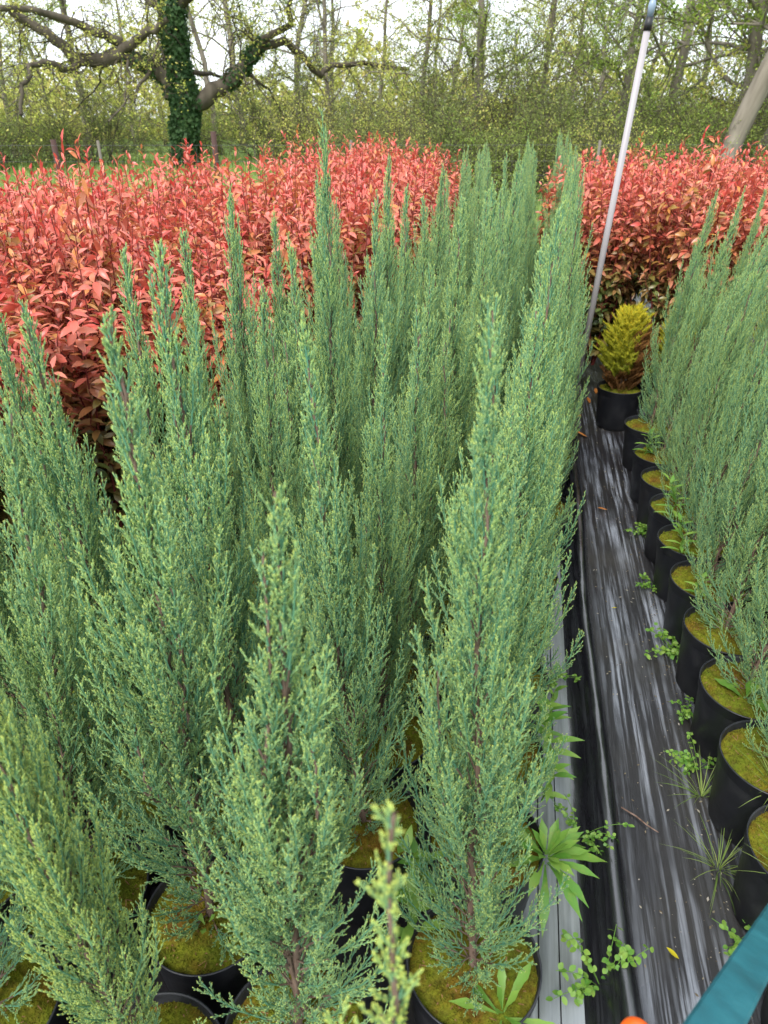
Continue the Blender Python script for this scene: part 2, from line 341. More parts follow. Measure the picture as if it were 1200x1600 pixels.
# ------------------------------------------------------------------ juniper foliage (numpy, vectorised)
def juniper(seed, h=1.12, hero=1., rmax=.125, leaders=None, tw=1., dense=1., yb=0.):
    """returns (foliage geo, stem geo); origin at the soil, grows to height h"""
    rs = np.random.RandomState(seed); gf, gs = Geo(), Geo()
    if leaders is None:
        leaders = [(0, 0, 0, h)]
        for k in range(rs.randint(2, 5)):
            an = k * 2.4 + rs.rand(); q = rs.rand(); rr = .060 - .035 * q; leaders.append((rs.uniform(.03, .40) * h, rr * math.cos(an), rr * math.sin(an), h * (.48 + .42 * q + .05 * rs.randn())))
    P1, D1, L1, Q1 = [], [], [], []
    for li, (zs, ox, oy, ht) in enumerate(leaders):
        n = 26; t = np.linspace(0, 1, n); z = zs + (ht - zs) * t
        e = np.minimum(1, t * 2.2) ** .7
        wob = .010 * np.cumsum(rs.randn(n, 2), 0) / 5
        pts = np.stack([ox * e + wob[:, 0], oy * e + wob[:, 1], z], -1)
        r0 = (.0074 if li == 0 else .0038) * (.5 + .5 * (ht - zs) / h)
        tube(gs, pts, np.linspace(r0, .0014, n), 7, b=rs.rand())
        nb = int((145 if li == 0 else 62) * (ht - zs) / h * dense)
        tt = .012 + .975 * (np.arange(nb) + rs.rand(nb)) / nb
        if li == 0: tt = tt ** 1.3
        if li > 0: tt = .12 + .86 * (tt - .012) / .975
        zz = zs + (ht - zs) * tt
        base = np.stack([np.interp(tt, t, pts[:, i]) for i in range(3)], -1)
        az = np.arange(nb) * 2.4 + rs.randn(nb) * .4
        u = zz / h
        R = rmax * np.interp(u, [0, .06, .18, .32, .5, .65, .8, 1.], [.9, 1.05, 1.1, .93, .54, .27, .13, .03])
        if li > 0: R = rmax * .40 * np.interp(tt, [0, .2, .5, .8, 1], [.8, 1., .55, .20, .04])
        R = R * (.42 + .80 * rs.rand(nb) ** 1.2)
        ang = np.radians(np.interp(u, [0, .08, .3, 1], [78, 50, 27, 13]) + rs.randn(nb) * 4)
        D = np.stack([np.sin(ang) * np.cos(az), np.sin(ang) * np.sin(az), np.cos(ang)], -1)
        L = np.clip(R / np.sin(ang) * 1.55, .02, .36)
        L = np.minimum(L, (h * 1.0 - zz) * 1.05 + .03)
        P1.append(base); D1.append(D); L1.append(L); Q1.append(np.maximum(u, tt ** 1.5 * .97))
    P1, D1, L1, Q1 = map(np.concatenate, (P1, D1, L1, Q1)); n1 = len(L1)
    # each side branch is a rising curve: p(t) = P + D L t, bending to the vertical
    def curve(P, D, L, t, bend):
        upv = np.array([0, 0, 1.]); T = norm(D * (1 - bend * t)[:, None] + upv * (bend * t)[:, None])
        Pm = P + norm(D * (1 - bend * t * .5)[:, None] + upv * (bend * t * .5)[:, None]) * (L * t)[:, None]
        return Pm, T
    for seg in range(4):        # woody cores
        pa, _ = curve(P1, D1, L1, np.full(n1, seg / 4), .85); pb, _ = curve(P1, D1, L1, np.full(n1, (seg + 1) / 4), .85)
        d = norm(pb - pa); A, B = frame(d); w0, w1 = [.0019 * hero, .0016 * hero, .0012 * hero, .0010 * hero, .0007 * hero][seg:seg + 2]
        rg = lambda p, w: np.stack([p + A * w, p + (-.5 * A + .87 * B) * w, p + (-.5 * A - .87 * B) * w], 1)
        V = np.concatenate([rg(pa, w0), rg(pb, w1)], 1)
        (gs if seg < 1 else gf).tmpl(V, [(0, 1, 4, 3), (1, 2, 5, 4), (2, 0, 3, 5)], 0, .3)
    # branchlets
    sp = .0098 / dense ** .5
    cnt = np.maximum(3, (L1 / sp).astype(int)); i1 = np.repeat(np.arange(n1), cnt)
    k = np.concatenate([np.arange(c) for c in cnt]); t = (.10 + .90 * (k + rs.rand(len(k)) * .6) / cnt[i1]); t = np.clip(t, 0, 1)
    Pb, Tb = curve(P1[i1], D1[i1], L1[i1], t, .85); A, B = frame(Tb)
    phi = k * 2.2 + rs.randn(len(k)) * .5; side = A * np.cos(phi)[:, None] + B * np.sin(phi)[:, None]
    aa = np.radians(25 + rs.randn(len(k)) * 6); last = t > .96
    D2 = norm(Tb * np.cos(aa)[:, None] + side * np.sin(aa)[:, None]); D2[last] = Tb[last]
    L2 = (.022 + .034 * rs.rand(len(k))) * np.interp(t, [0, .25, .8, 1], [.7, 1.15, .62, .22]) * np.interp(Q1[i1], [0, .7, .9, 1], [1.12, .9, .66, .36])
    q2 = Q1[i1] ; n2 = len(L2); out2 = t
    # twiglets on branchlets
    c2 = np.maximum(3, (L2 / .0040).astype(int)); i2 = np.repeat(np.arange(n2), c2)
    k = np.concatenate([np.arange(c) for c in c2]); t = (k + .9) / c2[i2]
    Pc, Tc = curve(Pb[i2], D2[i2], L2[i2], t, .35); A, B = frame(Tc)
    phi = (k % 2) * math.pi + (k // 2 % 2) * 1.4 + rs.rand(n2)[i2] * 6.28 + rs.randn(len(k)) * .3
    side = A * np.cos(phi)[:, None] + B * np.sin(phi)[:, None]
    aa = np.radians(23 + rs.randn(len(k)) * 7) * np.where(t > .93, .15, 1)
    D3 = norm(Tc * np.cos(aa)[:, None] + side * np.sin(aa)[:, None] + np.array([0, 0, .25]))
    L3 = (.0062 + .0062 * rs.rand(len(k))) * np.interp(t, [0, 1], [1.1, .75]) * (.8 + .2 * tw)
    W3 = (.00070 + .00032 * rs.rand(len(k))) * tw
    rnd = np.clip(rs.rand(n1)[i1][i2] * .5 + rs.rand(len(k)) * .3 + .25 * q2[i2], 0, 1)
    yel = np.clip((.35 + .65 * out2[i2]) * (.35 + .65 * t) * (.25 + 1.15 * rs.rand(len(k))), 0, 1)
    yel = np.clip(yel + yb * (.3 + .7 * t), 0, 1); rnd = np.clip(rnd + yb * .5, 0, 1)
    A, B = frame(D3)
    def ring(c, w): return [c + A * w[:, None], c + (-.5 * A + .87 * B) * w[:, None], c + (-.5 * A - .87 * B) * w[:, None]]
    V = np.stack(ring(Pc, W3 * .8) + ring(Pc + D3 * (L3 * .68)[:, None], W3 * 1.12) + [Pc + D3 * L3[:, None]], 1)
    a = np.stack([yel * 0, yel * 0, yel * 0, yel * .5, yel * .5, yel * .5, np.minimum(1, yel * 1.8)], 1)
    gf.tmpl(V, [(0, 1, 4, 3), (1, 2, 5, 4), (2, 0, 3, 5), (3, 4, 6), (4, 5, 6), (5, 3, 6)], a, rnd[:, None])
    # branchlet axes (scaly green cords)
    for s0, s1 in ((0, .5), (.5, 1)):
        pa, _ = curve(Pb, D2, L2, np.full(n2, s0), .35); pb, _ = curve(Pb, D2, L2, np.full(n2, s1), .35)
        d = norm(pb - pa); A, B = frame(d); w = .0008 * tw
        rg = lambda p: np.stack([p + A * w, p + (-.5 * A + .87 * B) * w, p + (-.5 * A - .87 * B) * w], 1)
        gf.tmpl(np.concatenate([rg(pa), rg(pb)], 1), [(0, 1, 4, 3), (1, 2, 5, 4), (2, 0, 3, 5)], .05 + .2 * s1, rs.rand(n2)[:, None])
    return gf, gs

def make_jun_variant(name_seed, **kw):
    gf, gs = juniper(name_seed, **kw)
    return gf.mesh('juniper_foliage', M_JUN), gs.mesh('juniper_stem', M_STEM)
VAR = [make_jun_variant(100 + i, h=1.14, rmax=.128 + .006 * (i % 3)) for i in range(7)]
VAR_H = 1.14

def potted_juniper(x, y, ztip, lean=(0, 0), label='', group='junipers in the dense middle block', var=None, rz=None, wide=1., weed=None, seed=0, name='potted_juniper', pot=True):
    rs = random.Random(int(x * 1000) * 7 + int(y * 1000) + seed)
    t = empty(name, (x, y, .005)); tag(t, label, 'potted juniper', group)
    if pot:
        p = link('plastic_pot', POT, t); p.rotation_euler = (0, 0, rs.random() * 6.28)
        p.rotation_euler.x = rs.uniform(-.015, .015); p.rotation_euler.y = rs.uniform(-.015, .015)
        m = link('moss', MOSS[rs.randrange(5)], t); m.rotation_euler = (0, 0, rs.random() * 6.28)
    fm, sm = VAR[var if var is not None else rs.randrange(len(VAR))]
    hgt = ztip - .215; rzz = rs.random() * 6.28 if rz is None else rz
    sx = wide * rs.uniform(.9, 1.08)
    Mt = Matrix.Translation((0, 0, .21)) @ Matrix(((1, 0, lean[0] / hgt, 0), (0, 1, lean[1] / hgt, 0), (0, 0, 1, 0), (0, 0, 0, 1))) @ Matrix.Rotation(rzz, 4, 'Z') @ Matrix.Diagonal((sx, sx, hgt / VAR_H, 1))
    for nm, me in (('foliage', fm), ('stem', sm)):
        o = link(nm, me, t); 
        # rotation plus a slight shear is baked as rotation of the upright plant towards its lean
        ax = Vector((lean[0], lean[1], hgt)).normalized()
        o.matrix_local = Matrix.Translation((0, 0, .21)) @ Vector((0, 0, 1)).rotation_difference(ax).to_matrix().to_4x4() @ Matrix.Rotation(rzz, 4, 'Z') @ Matrix.Diagonal((sx, sx, hgt / VAR_H, 1))
    return t

ORD = ['first', 'second', 'third', 'fourth', 'fifth', 'sixth', 'seventh', 'eighth', 'ninth', 'tenth', 'eleventh', 'twelfth', 'thirteenth', 'fourteenth', 'fifteenth', 'sixteenth',
       'seventeenth', 'eighteenth', 'nineteenth', 'twentieth', 'twenty-first', 'twenty-second', 'twenty-third', 'twenty-fourth', 'twenty-fifth', 'twenty-sixth']
HERO = {  # (column, row): (tip height, lean x, lean y, width, special label)
    (0, 0): (1.40, -.06, -.01, 1.0, 'big juniper in front by the grey board, pale broken side tip, brown stem showing'),
    (1, 0): (1.28, .04, .01, 1.04, 'full blue green juniper at bottom centre, front of the middle block'),
    (2, 0): (1.39, .01, .02, 1.08, 'wide juniper rising from the open mossy pot at lower left'),
    (2, 1): (1.42, .0, .0, 1., None), (3, 0): (1.25, .09, .04, 1., None), (3, 1): (1.34, .0, -.02, 1.1, 'leaning juniper at left edge of photo with red brown stem, second row'),
    (3, 2): (1.37, .0, .02, 1., None), (3, 3): (1.36, 0, 0, 1, None), (3, 4): (1.43, 0, .03, 1., 'juniper with long thin spire standing out against the red shrubs'),
    (2, 2): (1.32, .02, 0, 1., None), (2, 3): (1.34, 0, 0, 1., None), (2, 4): (1.56, .0, -.05, 1.05, 'tallest slender juniper, its spire well above the red shrubs'),
    (1, 1): (1.31, -.08, 0, .95, None), (1, 2): (1.24, .0, 0, .95, None), (1, 3): (1.24, .0, 0, .9, None), (1, 4): (1.27, 0, 0, .95, None), (1, 5): (1.39, .01, .03, 1.05, 'tall juniper with long brown stem in the middle of the block'),
    (2, 6): (1.47, .0, 0, 1., None), (0, 1): (1.36, -.06, 0, 1., None), (0, 2): (1.30, -.02, 0, 1., None), (0, 3): (1.43, .0, 0, 1., None),
}
random.seed(11)
cols = [.03, -.235, -.49, -.75, -1.0]
DY = .255
def col_word(c): return ['edge column beside the black plastic fold', 'second column from the plastic fold', 'third column from the plastic fold', 'fourth column from the plastic fold', 'fifth column from the plastic fold'][c]
for c, cx in enumerate(cols):
    for r in range(24):
        y = .745 + DY * r + (.127 if r > 5 and c in (1, 3) else 0); x = cx + shift(y) + (random.uniform(-.025, .035) if r > 5 else 0)
        if c == 3 and y > 2.75: continue
        if c == 4 and y > 1.5: continue
        if c == 2 and y > 6.0: continue
        if (c, r) == (1, 0): x, y = -.25, .575
        z, lx, ly, wd, lab = HERO.get((c, r), (random.uniform(1.29, 1.40), random.uniform(-.03, .03), random.uniform(-.03, .03), random.uniform(.9, 1.05), None))
        if r > 8: z += .035
        if lab is None: lab = 'blue green juniper, %s plant back in the %s' % (ORD[r], col_word(c))
        potted_juniper(x + random.uniform(-.008, .008), y, z, (lx, ly), lab, wide=wd, var=(c * 3 + r * 2) % 7)
# two cropped plants at the very front
gf, gs = juniper(501, h=1.14, rmax=.11, tw=1.2, yb=.5)
VAR.append((gf.mesh('juniper_foliage', M_JUN), gs.mesh('juniper_stem', M_STEM)))
potted_juniper(-.475, .475, 1.27, (-.06, -.0), 'pale yellow tipped juniper cut off by the lower left corner', 'junipers at the very front', var=7, wide=.78)
gf, gs = juniper(503, h=1.14, rmax=.045, tw=1.25, dense=.62, yb=.75, leaders=[(0, 0, 0, 1.14), (.7, .022, -.01, .95), (.5, -.03, .0, .86)])
VAR.append((gf.mesh('juniper_foliage', M_JUN), gs.mesh('juniper_stem', M_STEM)))
potted_juniper(-.06, .255, 1.25, (.0, .01), 'single knobbly pale spire poking up at the bottom centre edge', 'junipers at the very front', var=8, wide=1.)
potted_juniper(-.80, .52, 1.22, (-.05, 0), 'juniper in the extreme bottom left corner, only its lower sprays inside the photo', 'junipers at the very front', var=2)
# right-hand block
for c, cx in enumerate((.708, .965, 1.22)):
    for r in range(12):
        y = .84 + .252 * r + (0 if r < 10 else .1)
        if c == 2 and y < 1.8: continue
        if r == 11 and c < 1: continue
        lab = 'juniper on the right of the aisle, %s pot back in its %s column' % (ORD[r], ['aisle edge', 'middle', 'far'][c])
        potted_juniper(cx, y, random.uniform(1.16, 1.26) + (.06 if r > 6 else 0), (random.uniform(.07, .12), random.uniform(-.02, .04)), lab, 'junipers on the right of the aisle', wide=random.uniform(.80, .92), var=(c * 2 + r * 3 + 1) % 7)

# ------------------------------------------------------------------ photinias
def leaf_block(g, P, D, N, L, Wd, a, b, curl=.25, fold=.25, st=5, wprof=None):
    """vectorised leaves: base P, direction D, face normal N"""
    n = len(P); S = norm(np.cross(D, N)); N = np.cross(S, D)
    ts = np.linspace(0, 1, st); wp = wprof if wprof is not None else [.08, .75, 1., .72, .02]
    L = np.broadcast_to(L, (n,)); Wd = np.broadcast_to(Wd, (n,)); curl = np.broadcast_to(curl, (n,)); fold = np.broadcast_to(fold, (n,))
    V = []
    for t, w in zip(ts, wp):
        c = P + D * (L * t)[:, None] - N * (L * curl * t * t)[:, None]
        for s in (-1, 0, 1):
            V.append(c + S * (s * Wd * .5 * w)[:, None] + N * (abs(s) * Wd * .5 * w * fold)[:, None])
    V = np.stack(V, 1)
    F = []
    for i in range(st - 1):
        for s in (0, 1): q = i * 3 + s; F.append((q, q + 1, q + 4, q + 3))
    g.tmpl(V, F, np.asarray(a)[:, None] if np.ndim(a) else a, np.asarray(b)[:, None] if np.ndim(b) else b)
def photinia(seed, h=1.18, nst=15, R=.25):
    rs = np.random.RandomState(seed); gl, gs = Geo(), Geo(); P, D, N, L, Wd, A, B = [], [], [], [], [], [], []
    def shoot(p0, p1, p2, r0, nleaf, t0, lsz, age0):
        t = np.linspace(0, 1, 12)[:, None]; pts = (1 - t) ** 2 * p0 + 2 * t * (1 - t) * p1 + t * t * p2
        pts[1:-1] += rs.randn(10, 3) * .004
        tube(gs, pts, np.linspace(r0, .0014, 12), 5, b=rs.rand())
        hue = rs.rand()
        for k in range(nleaf):
            u = t0 + (1 - t0) * (k + rs.rand() * .5) / nleaf; u = min(u, 1)
            p = np.array([np.interp(u, t[:, 0], pts[:, i]) for i in range(3)])
            T = norm(pts[min(11, int(u * 11) + 1)] - pts[min(10, int(u * 11))]); a_, b_ = frame(T[None]); phi = k * 2.4 + rs.randn() * .3
            side = a_[0] * math.cos(phi) + b_[0] * math.sin(phi)
            tip = (u - t0) / (1 - t0)
            an = math.radians(np.interp(tip, [0, .7, 1], [92, 80, 26]) + rs.randn() * 13)
            d = norm(T * math.cos(an) + side * math.sin(an)); nn = norm(T * math.sin(an) - side * math.cos(an))
            P.append(p); D.append(d); N.append(nn + rs.randn(3) * .3); L.append(lsz * np.interp(tip, [0, .6, 1], [1., 1., .62]) * rs.uniform(.8, 1.15))
            Wd.append(L[-1] * np.interp(tip, [0, 1], [.50, .32]))
            ag = np.clip(age0 + (1 - tip) * .30 + rs.randn() * .14 - .12 + float(np.interp(p[2], [h * .3, h * .5, h * .75], [.85, .42, 0])), 0, 1); A.append(ag); B.append(np.clip(hue * .55 + .45 * rs.rand() + (-.12 if tip > .85 else .05), 0, 1))
    for s in range(nst):
        an = s * 2.4 + rs.rand(); q = math.sqrt((s + .5) / nst); rr = R * q * rs.uniform(.85, 1.1)
        top = np.array([rr * math.cos(an), rr * math.sin(an), h * rs.uniform(.84, 1.02) * (1 - .10 * q)])
        base = np.array([.02 * math.cos(an), .02 * math.sin(an), .0]); mid = np.array([rr * .75 * math.cos(an), rr * .75 * math.sin(an), h * .45])
        shoot(base, mid, top, .006, 46, .07, .064, .0)
        for j in range(5):
            u = rs.uniform(.22, .84); pb = (1 - u) ** 2 * base + 2 * u * (1 - u) * mid + u * u * top; a2 = an + rs.uniform(-1.9, 1.9)
            e = pb + np.array([math.cos(a2) * .11, math.sin(a2) * .11, rs.uniform(.10, .22)])
            shoot(pb, (pb + e) / 2 + np.array([math.cos(a2) * .03, math.sin(a2) * .03, -.01]), e, .003, 14, .2, .053, .05 if u > .5 else .3)
    leaf_block(gl, *map(np.array, (P, D, N)), np.array(L), np.array(Wd), np.array(A), np.array(B), curl=.34, fold=.32)
    return gl.mesh('photinia_foliage', M_PHO), gs.mesh('photinia_stems', M_PST)
PV = [photinia(300 + i) for i in range(6)]
def photinia_at(x, y, ztop, label, group, pot=False, wide=1., v=None):
    rs = random.Random(int(x * 997) + int(y * 1013))
    t = empty('potted_photinia', (x, y, .005)); tag(t, label, 'photinia', group); s = (ztop - .2) / 1.18
    fm, sm = PV[v if v is not None else rs.randrange(6)]; rz = rs.random() * 6.28
    for nm, me in (('foliage', fm), ('stems', sm)):
        o = link(nm, me, t); o.location = (0, 0, .2); o.rotation_euler = (0, 0, rz); o.scale = (wide, wide, s)
    if pot:
        link('plastic_pot', POT, t); link('moss', MOSS[rs.randrange(5)], t)
    return t
random.seed(5)
for r in range(15):
    y = 1.30 + .37 * r; k = 0
    x0 = -1.50 if y < 1.7 else (-1.36 if y < 2.4 else (-1.14 if y < 2.85 else -.96 + shift(y)))
    for k in range(7):
        x = x0 - .40 * k + random.uniform(-.03, .03)
        if x < -.98 * y - .9: continue                           # beyond the frame
        if math.hypot(x, y) > 5.2 and x < -1.9: continue
        photinia_at(x, y + random.uniform(-.04, .04), random.choice((1.30, 1.36, 1.40, 1.45, 1.50)) + (.04 if k == 2 and r < 4 else 0),
                    'red leaved photinia left of the junipers, %s row from front, %s shrub from them' % (ORD[r], ORD[k]), 'red photinias left of the junipers', pot=(k == 0), wide=1.02)
_q = at_dist(92, 225, 2.9)
photinia_at(_q[0], _q[1], 1.60, 'red photinia at left whose long dark shoot stands highest above the others', 'red photinias left of the junipers', wide=.7, v=2)
for r in range(6):
    for k in range(-1 if r > 1 else 0, 6):
        y = 4.38 + .38 * r; x = (.50 if r < 2 else .56) + .06 * r + .37 * k + random.uniform(-.03, .03)
        if k == 0 and r == 0: y += .12
        z = random.choice((1.32, 1.38, 1.42, 1.47))
        if (r, k) == (1, 1): z = 1.58
        photinia_at(x, y, z, 'red leaved photinia right of the aisle, %s row back, %s shrub from the pale pole' % (ORD[r], ORD[k + 1]) if (r, k) != (1, 1) else 'tallest red photinia on the right, its shoots rising above the others',
                    'red photinias right of the aisle', pot=(r == 0 and k > 0))

# ------------------------------------------------------------------ golden conifers
def golden(seed, h=.62, R=.19):
    rs = np.random.RandomState(seed); g, gd, gs = Geo(), Geo(), Geo()
    tube(gs, [(0, 0, 0), (.005, 0, h * .4), (0, .004, h * .8)], [.008, .006, .002], 6)
    for i in range(380):        # flat vertical fans
        u = rs.rand() ** .8; az = rs.rand() * 6.28; z = .03 + h * .80 * u; rad = R * math.sin(math.pi * min(1, .18 + .72 * u)) * rs.uniform(.45, 1)
        p = np.array([rad * .55 * math.cos(az), rad * .55 * math.sin(az), z - .03]); d = norm(np.array([math.cos(az) * .35 + rs.randn() * .12, math.sin(az) * .35 + rs.randn() * .12, 1.]))
        L = rs.uniform(.05, .09); s = norm(np.array([-math.sin(az + rs.randn() * .5), math.cos(az + rs.randn() * .5), 0])) 
        brown = (math.cos(az - .2) > .1 and u < .75) or u < .25
        tgt = gd if brown else g; n = 60
        q = rs.rand(n); k = np.linspace(.1, 1, n); sg = np.where(np.arange(n) % 2, 1, -1)
        Pb = p + d * (k * L)[:, None] * 1.0 + s * (sg * (1 - k) * .03 * q)[:, None] + np.array([math.cos(az), math.sin(az), 0]) * (rad * .45 * k)[:, None]
        D = norm(d + s * (sg * .7)[:, None] + rs.randn(n, 3) * .12); A, B = frame(D); Lw = .018 + .012 * rs.rand(n); w = .0019
        V = np.stack([Pb + A * w, Pb + (-.5 * A + .87 * B) * w, Pb + (-.5 * A - .87 * B) * w, Pb + D * Lw[:, None]], 1)
        tgt.tmpl(V, [(0, 1, 3), (1, 2, 3), (2, 0, 3)], np.array([[0, 0, 0, 1.]]), np.clip(rs.rand(n, 1) * .5 + .5 * u, 0, 1))
    return g, gd, gs
M_GOLD = m_treeleaf('golden_needles', (.10, .17, .02), (.38, .38, .02), (.74, .58, .03)); M_BRN = m_treeleaf('browned_needles', (.13, .06, .02), (.24, .11, .03), (.40, .20, .04))
def golden_at(x, y, label, h, R, seed, rz=0):
    t = empty('golden_conifer', (x, y, .005)); tag(t, label, 'potted conifer', 'golden conifers'); g, gd, gs = golden(seed, h, R)
    link('plastic_pot', POT, t); link('moss', MOSS[0], t)
    for nm, gg, mm in (('foliage', g, M_GOLD), ('browned_foliage', gd, M_BRN), ('stem', gs, M_STEM)):
        o = link(nm, gg.mesh(nm, mm), t); o.location = (0, 0, .205); o.rotation_euler = (0, 0, rz)
    return t
golden_at(.615, 4.0, 'golden yellow conifer browned on its right, in black pot at end of aisle', .50, .15, 71)
golden_at(.93, 4.12, 'golden conifer mostly hidden behind the first right-hand junipers', .46, .14, 72)
golden_at(1.36, 3.98, 'golden conifer showing as a thin yellow sliver between right-hand junipers', .58, .13, 73)

# ------------------------------------------------------------------ weeds
def weed_rosette(seed, n=22, L=.12, W=.026, up=.5, wp=(.12, .3, .7, 1., .05)):
    rs = np.random.RandomState(seed); g = Geo(); k = np.arange(n); az = k * 2.4 + rs.randn(n) * .2; u = (k + .5) / n
    el = np.radians(np.interp(u, [0, 1], [8, 70]) * up * 1.3 + rs.randn(n) * 5)
    D = np.stack([np.cos(az) * np.cos(el), np.sin(az) * np.cos(el), np.sin(el)], -1); N = np.stack([-np.cos(az) * np.sin(el), -np.sin(az) * np.sin(el), np.cos(el)], -1)
    leaf_block(g, np.zeros((n, 3)) + np.array([0, 0, .01]) + D * .008 + np.array([0, 0, .02]) * u[:, None], D, N, L * (1.1 - .55 * u) * rs.uniform(.85, 1.15, n), W * (1.05 - .4 * u), 0, rs.rand(n), curl=.55 * (1.1 - u), fold=.25, wprof=np.interp(np.linspace(0, 1, 11), np.linspace(0, 1, 5), wp) * np.array([1, 1, 1.05, 1.12, 1, 1.15, .98, 1.12, .95, .75, .4]), st=11)
    return g
def weed_upright(seed, h=.2, n=14, L=.07, W=.02):
    rs = np.random.RandomState(seed); g = Geo(); pts = np.array([[0, 0, 0], [.01 * rs.randn(), .01 * rs.randn(), h * .5], [.02 * rs.randn(), .02 * rs.randn(), h]])
    tube(g, pts, [.0022, .0018, .001], 5, b=.4); k = np.arange(n); u = .1 + .9 * (k + .5) / n; az = (k // 2) * 1.57 + (k % 2) * math.pi + rs.randn(n) * .25
    P = np.stack([np.interp(u, [0, .5, 1], pts[:, i]) for i in range(3)], -1); el = np.radians(np.interp(u, [0, 1], [12, 60]))
    D = np.stack([np.cos(az) * np.cos(el), np.sin(az) * np.cos(el), np.sin(el)], -1); N = np.stack([-np.cos(az) * np.sin(el), -np.sin(az) * np.sin(el), np.cos(el)], -1)
    leaf_block(g, P, D, N, L * np.interp(u, [0, .5, 1], [1, 1, .55]) * rs.uniform(.8, 1.2, n), W, 0, rs.rand(n), curl=.4, fold=.25, wprof=(.12, .55, .85, 1., .95, .75, .45, .03), st=8); return g
def weed_creeper(seed, n=9, Ls=.12, leaf=.011, rise=.5):
    rs = np.random.RandomState(seed); g = Geo()
    for s in range(n):
        az = rs.rand() * 6.28; e = np.array([math.cos(az), math.sin(az), rise * rs.uniform(.4, 1.4)]) * Ls * rs.uniform(.5, 1.1)
        t = np.linspace(0, 1, 7)[:, None]; pts = e * t + np.array([0, 0, .02]) * np.sin(t * 3.1); tube(g, pts, .0008, 4, b=.3)
        m = 12; u = rs.rand(m) * .8 + .2; P = np.stack([np.interp(u, t[:, 0], pts[:, i]) for i in range(3)], -1); D = norm(rs.randn(m, 3) * np.array([1, 1, .4])); N = norm(np.array([0, 0, 1.]) + rs.randn(m, 3) * .35)
        leaf_block(g, P + D * .003, D, N, leaf * rs.uniform(.7, 1.3, m), leaf * .85, 0, rs.rand(m), curl=.1, fold=.15, wprof=(.3, .9, 1., .8, .2))
    return g
def grass_tuft(seed, n=30, h=.12, spread=.03, seedheads=False):
    rs = np.random.RandomState(seed); g = Geo(); az = rs.rand(n) * 6.28; el = np.radians(rs.uniform(30, 85, n)); q = rs.rand(n, 1) * spread
    D = np.stack([np.cos(az) * np.cos(el), np.sin(az) * np.cos(el), np.sin(el)], -1); N = np.stack([-np.cos(az) * np.sin(el), -np.sin(az) * np.sin(el), np.cos(el)], -1)
    leaf_block(g, D * q * np.array([1, 1, 0]), D, N, h * rs.uniform(.5, 1.2, n), .0022, 0, rs.rand(n), curl=rs.uniform(.1, .6, n), fold=.3, wprof=(.8, 1, .8, .5, .05)); return g
def weed_thing(name, geo, loc, label, cat='weed', group='weeds between the pots', rz=0., s=1., m=None):
    o = link(name, geo.mesh(name, m or M_WEED)); o.location = loc; o.rotation_euler = (0, 0, rz); o.scale = (s, s, s); tag(o, label, cat, group); return o
WG = 'weeds growing among the pots'
weed_thing('rosette_weed', weed_rosette(1, 38, .10, .022, .75), (.165, .99, .20), 'large light green leafy rosette weed overhanging the grey board', group=WG)
weed_thing('upright_weed', weed_upright(2, .20, 18, .075, .022), (.185, 1.30, .13), 'upright broad leaved weed leaning over the plastic fold above the big rosette', group=WG)
weed_thing('upright_weed', weed_upright(3, .17, 12, .06, .017), (.17, 1.22, .12), 'smaller upright weed just behind the big leafy rosette', group=WG)
weed_thing('rosette_weed', weed_rosette(4, 10, .10, .020, .9), (.085, .665, .215), 'pointed leaved weed at rim of the bottom right mossy pot', group=WG)
weed_thing('rosette_weed', weed_rosette(5, 7, .085, .032, 1.), (.690, 1.545, .215), 'broad pale green seedling in mossy pot right of the aisle', group=WG)
weed_thing('seedling', weed_rosette(6, 4, .030, .014, .7), (-.474, .712, .222), 'tiny three leaved seedling in the open mossy pot at lower left', group=WG)
weed_thing('upright_weed', weed_upright(7, .22, 12, .075, .02), (-.105, .80, .10), 'lanky weed between the two front centre junipers', group=WG)
weed_thing('upright_weed', weed_upright(8, .18, 12, .06, .018), (-.09, .92, .14), 'leafy weed under the foliage behind the front centre gap', group=WG)
weed_thing('upright_weed', weed_upright(9, .15, 16, .055, .014), (.645, 2.27, .215), 'slim pale weed in the fifth mossy pot up the aisle', group=WG)
weed_thing('upright_weed', weed_upright(10, .18, 18, .06, .015), (.65, 2.52, .215), 'slim pale weed in the sixth mossy pot up the aisle', group=WG)
weed_thing('upright_weed', weed_upright(11, .14, 14, .06, .017), (.635, 3.12, .215), 'pale weed in the mossy pot nearest the golden conifer', group=WG)
weed_thing('creeping_weed', weed_creeper(12, 10, .11, .013, .9), (.300, .86, .012), 'small round leaved creeping weed beside the plastic fold at the bottom', group=WG)
weed_thing('creeping_weed', weed_creeper(13, 12, .10, .015, .4), (.61, 1.98, .012), 'leafy creeping weed on aisle fabric against the right pots', group=WG)
weed_thing('creeping_weed', weed_creeper(14, 10, .10, .011, .5), (.605, 1.49, .012), 'creeping weed halfway down the right pots on aisle fabric', group=WG)
weed_thing('creeping_weed', weed_creeper(15, 9, .12, .010, .5), (.27, 1.20, .03), 'thin trailing weed crossing the black plastic fold', group=WG)
weed_thing('creeping_weed', weed_creeper(16, 9, .09, .012, .4), (.615, .97, .012), 'weed on the aisle fabric just above the teal handle', group=WG)
weed_thing('creeping_weed', weed_creeper(17, 9, .08, .011, .4), (.56, .80, .012), 'small weed below the teal handle in bottom right corner', group=WG)
weed_thing('creeping_weed', weed_creeper(18, 14, .11, .016, .5), (-.10, 1.0, .10), 'bushy low weed in the dark gap between front junipers', group=WG)
weed_thing('creeping_weed', weed_creeper(19, 9, .08, .012, .3), (.60, 2.75, .012), 'green creeping weed on fabric far up the aisle', group=WG)
weed_thing('creeping_weed', weed_creeper(20, 9, .08, .012, .3), (.60, 2.35, .012), 'green creeping weed on fabric midway up the aisle', group=WG)
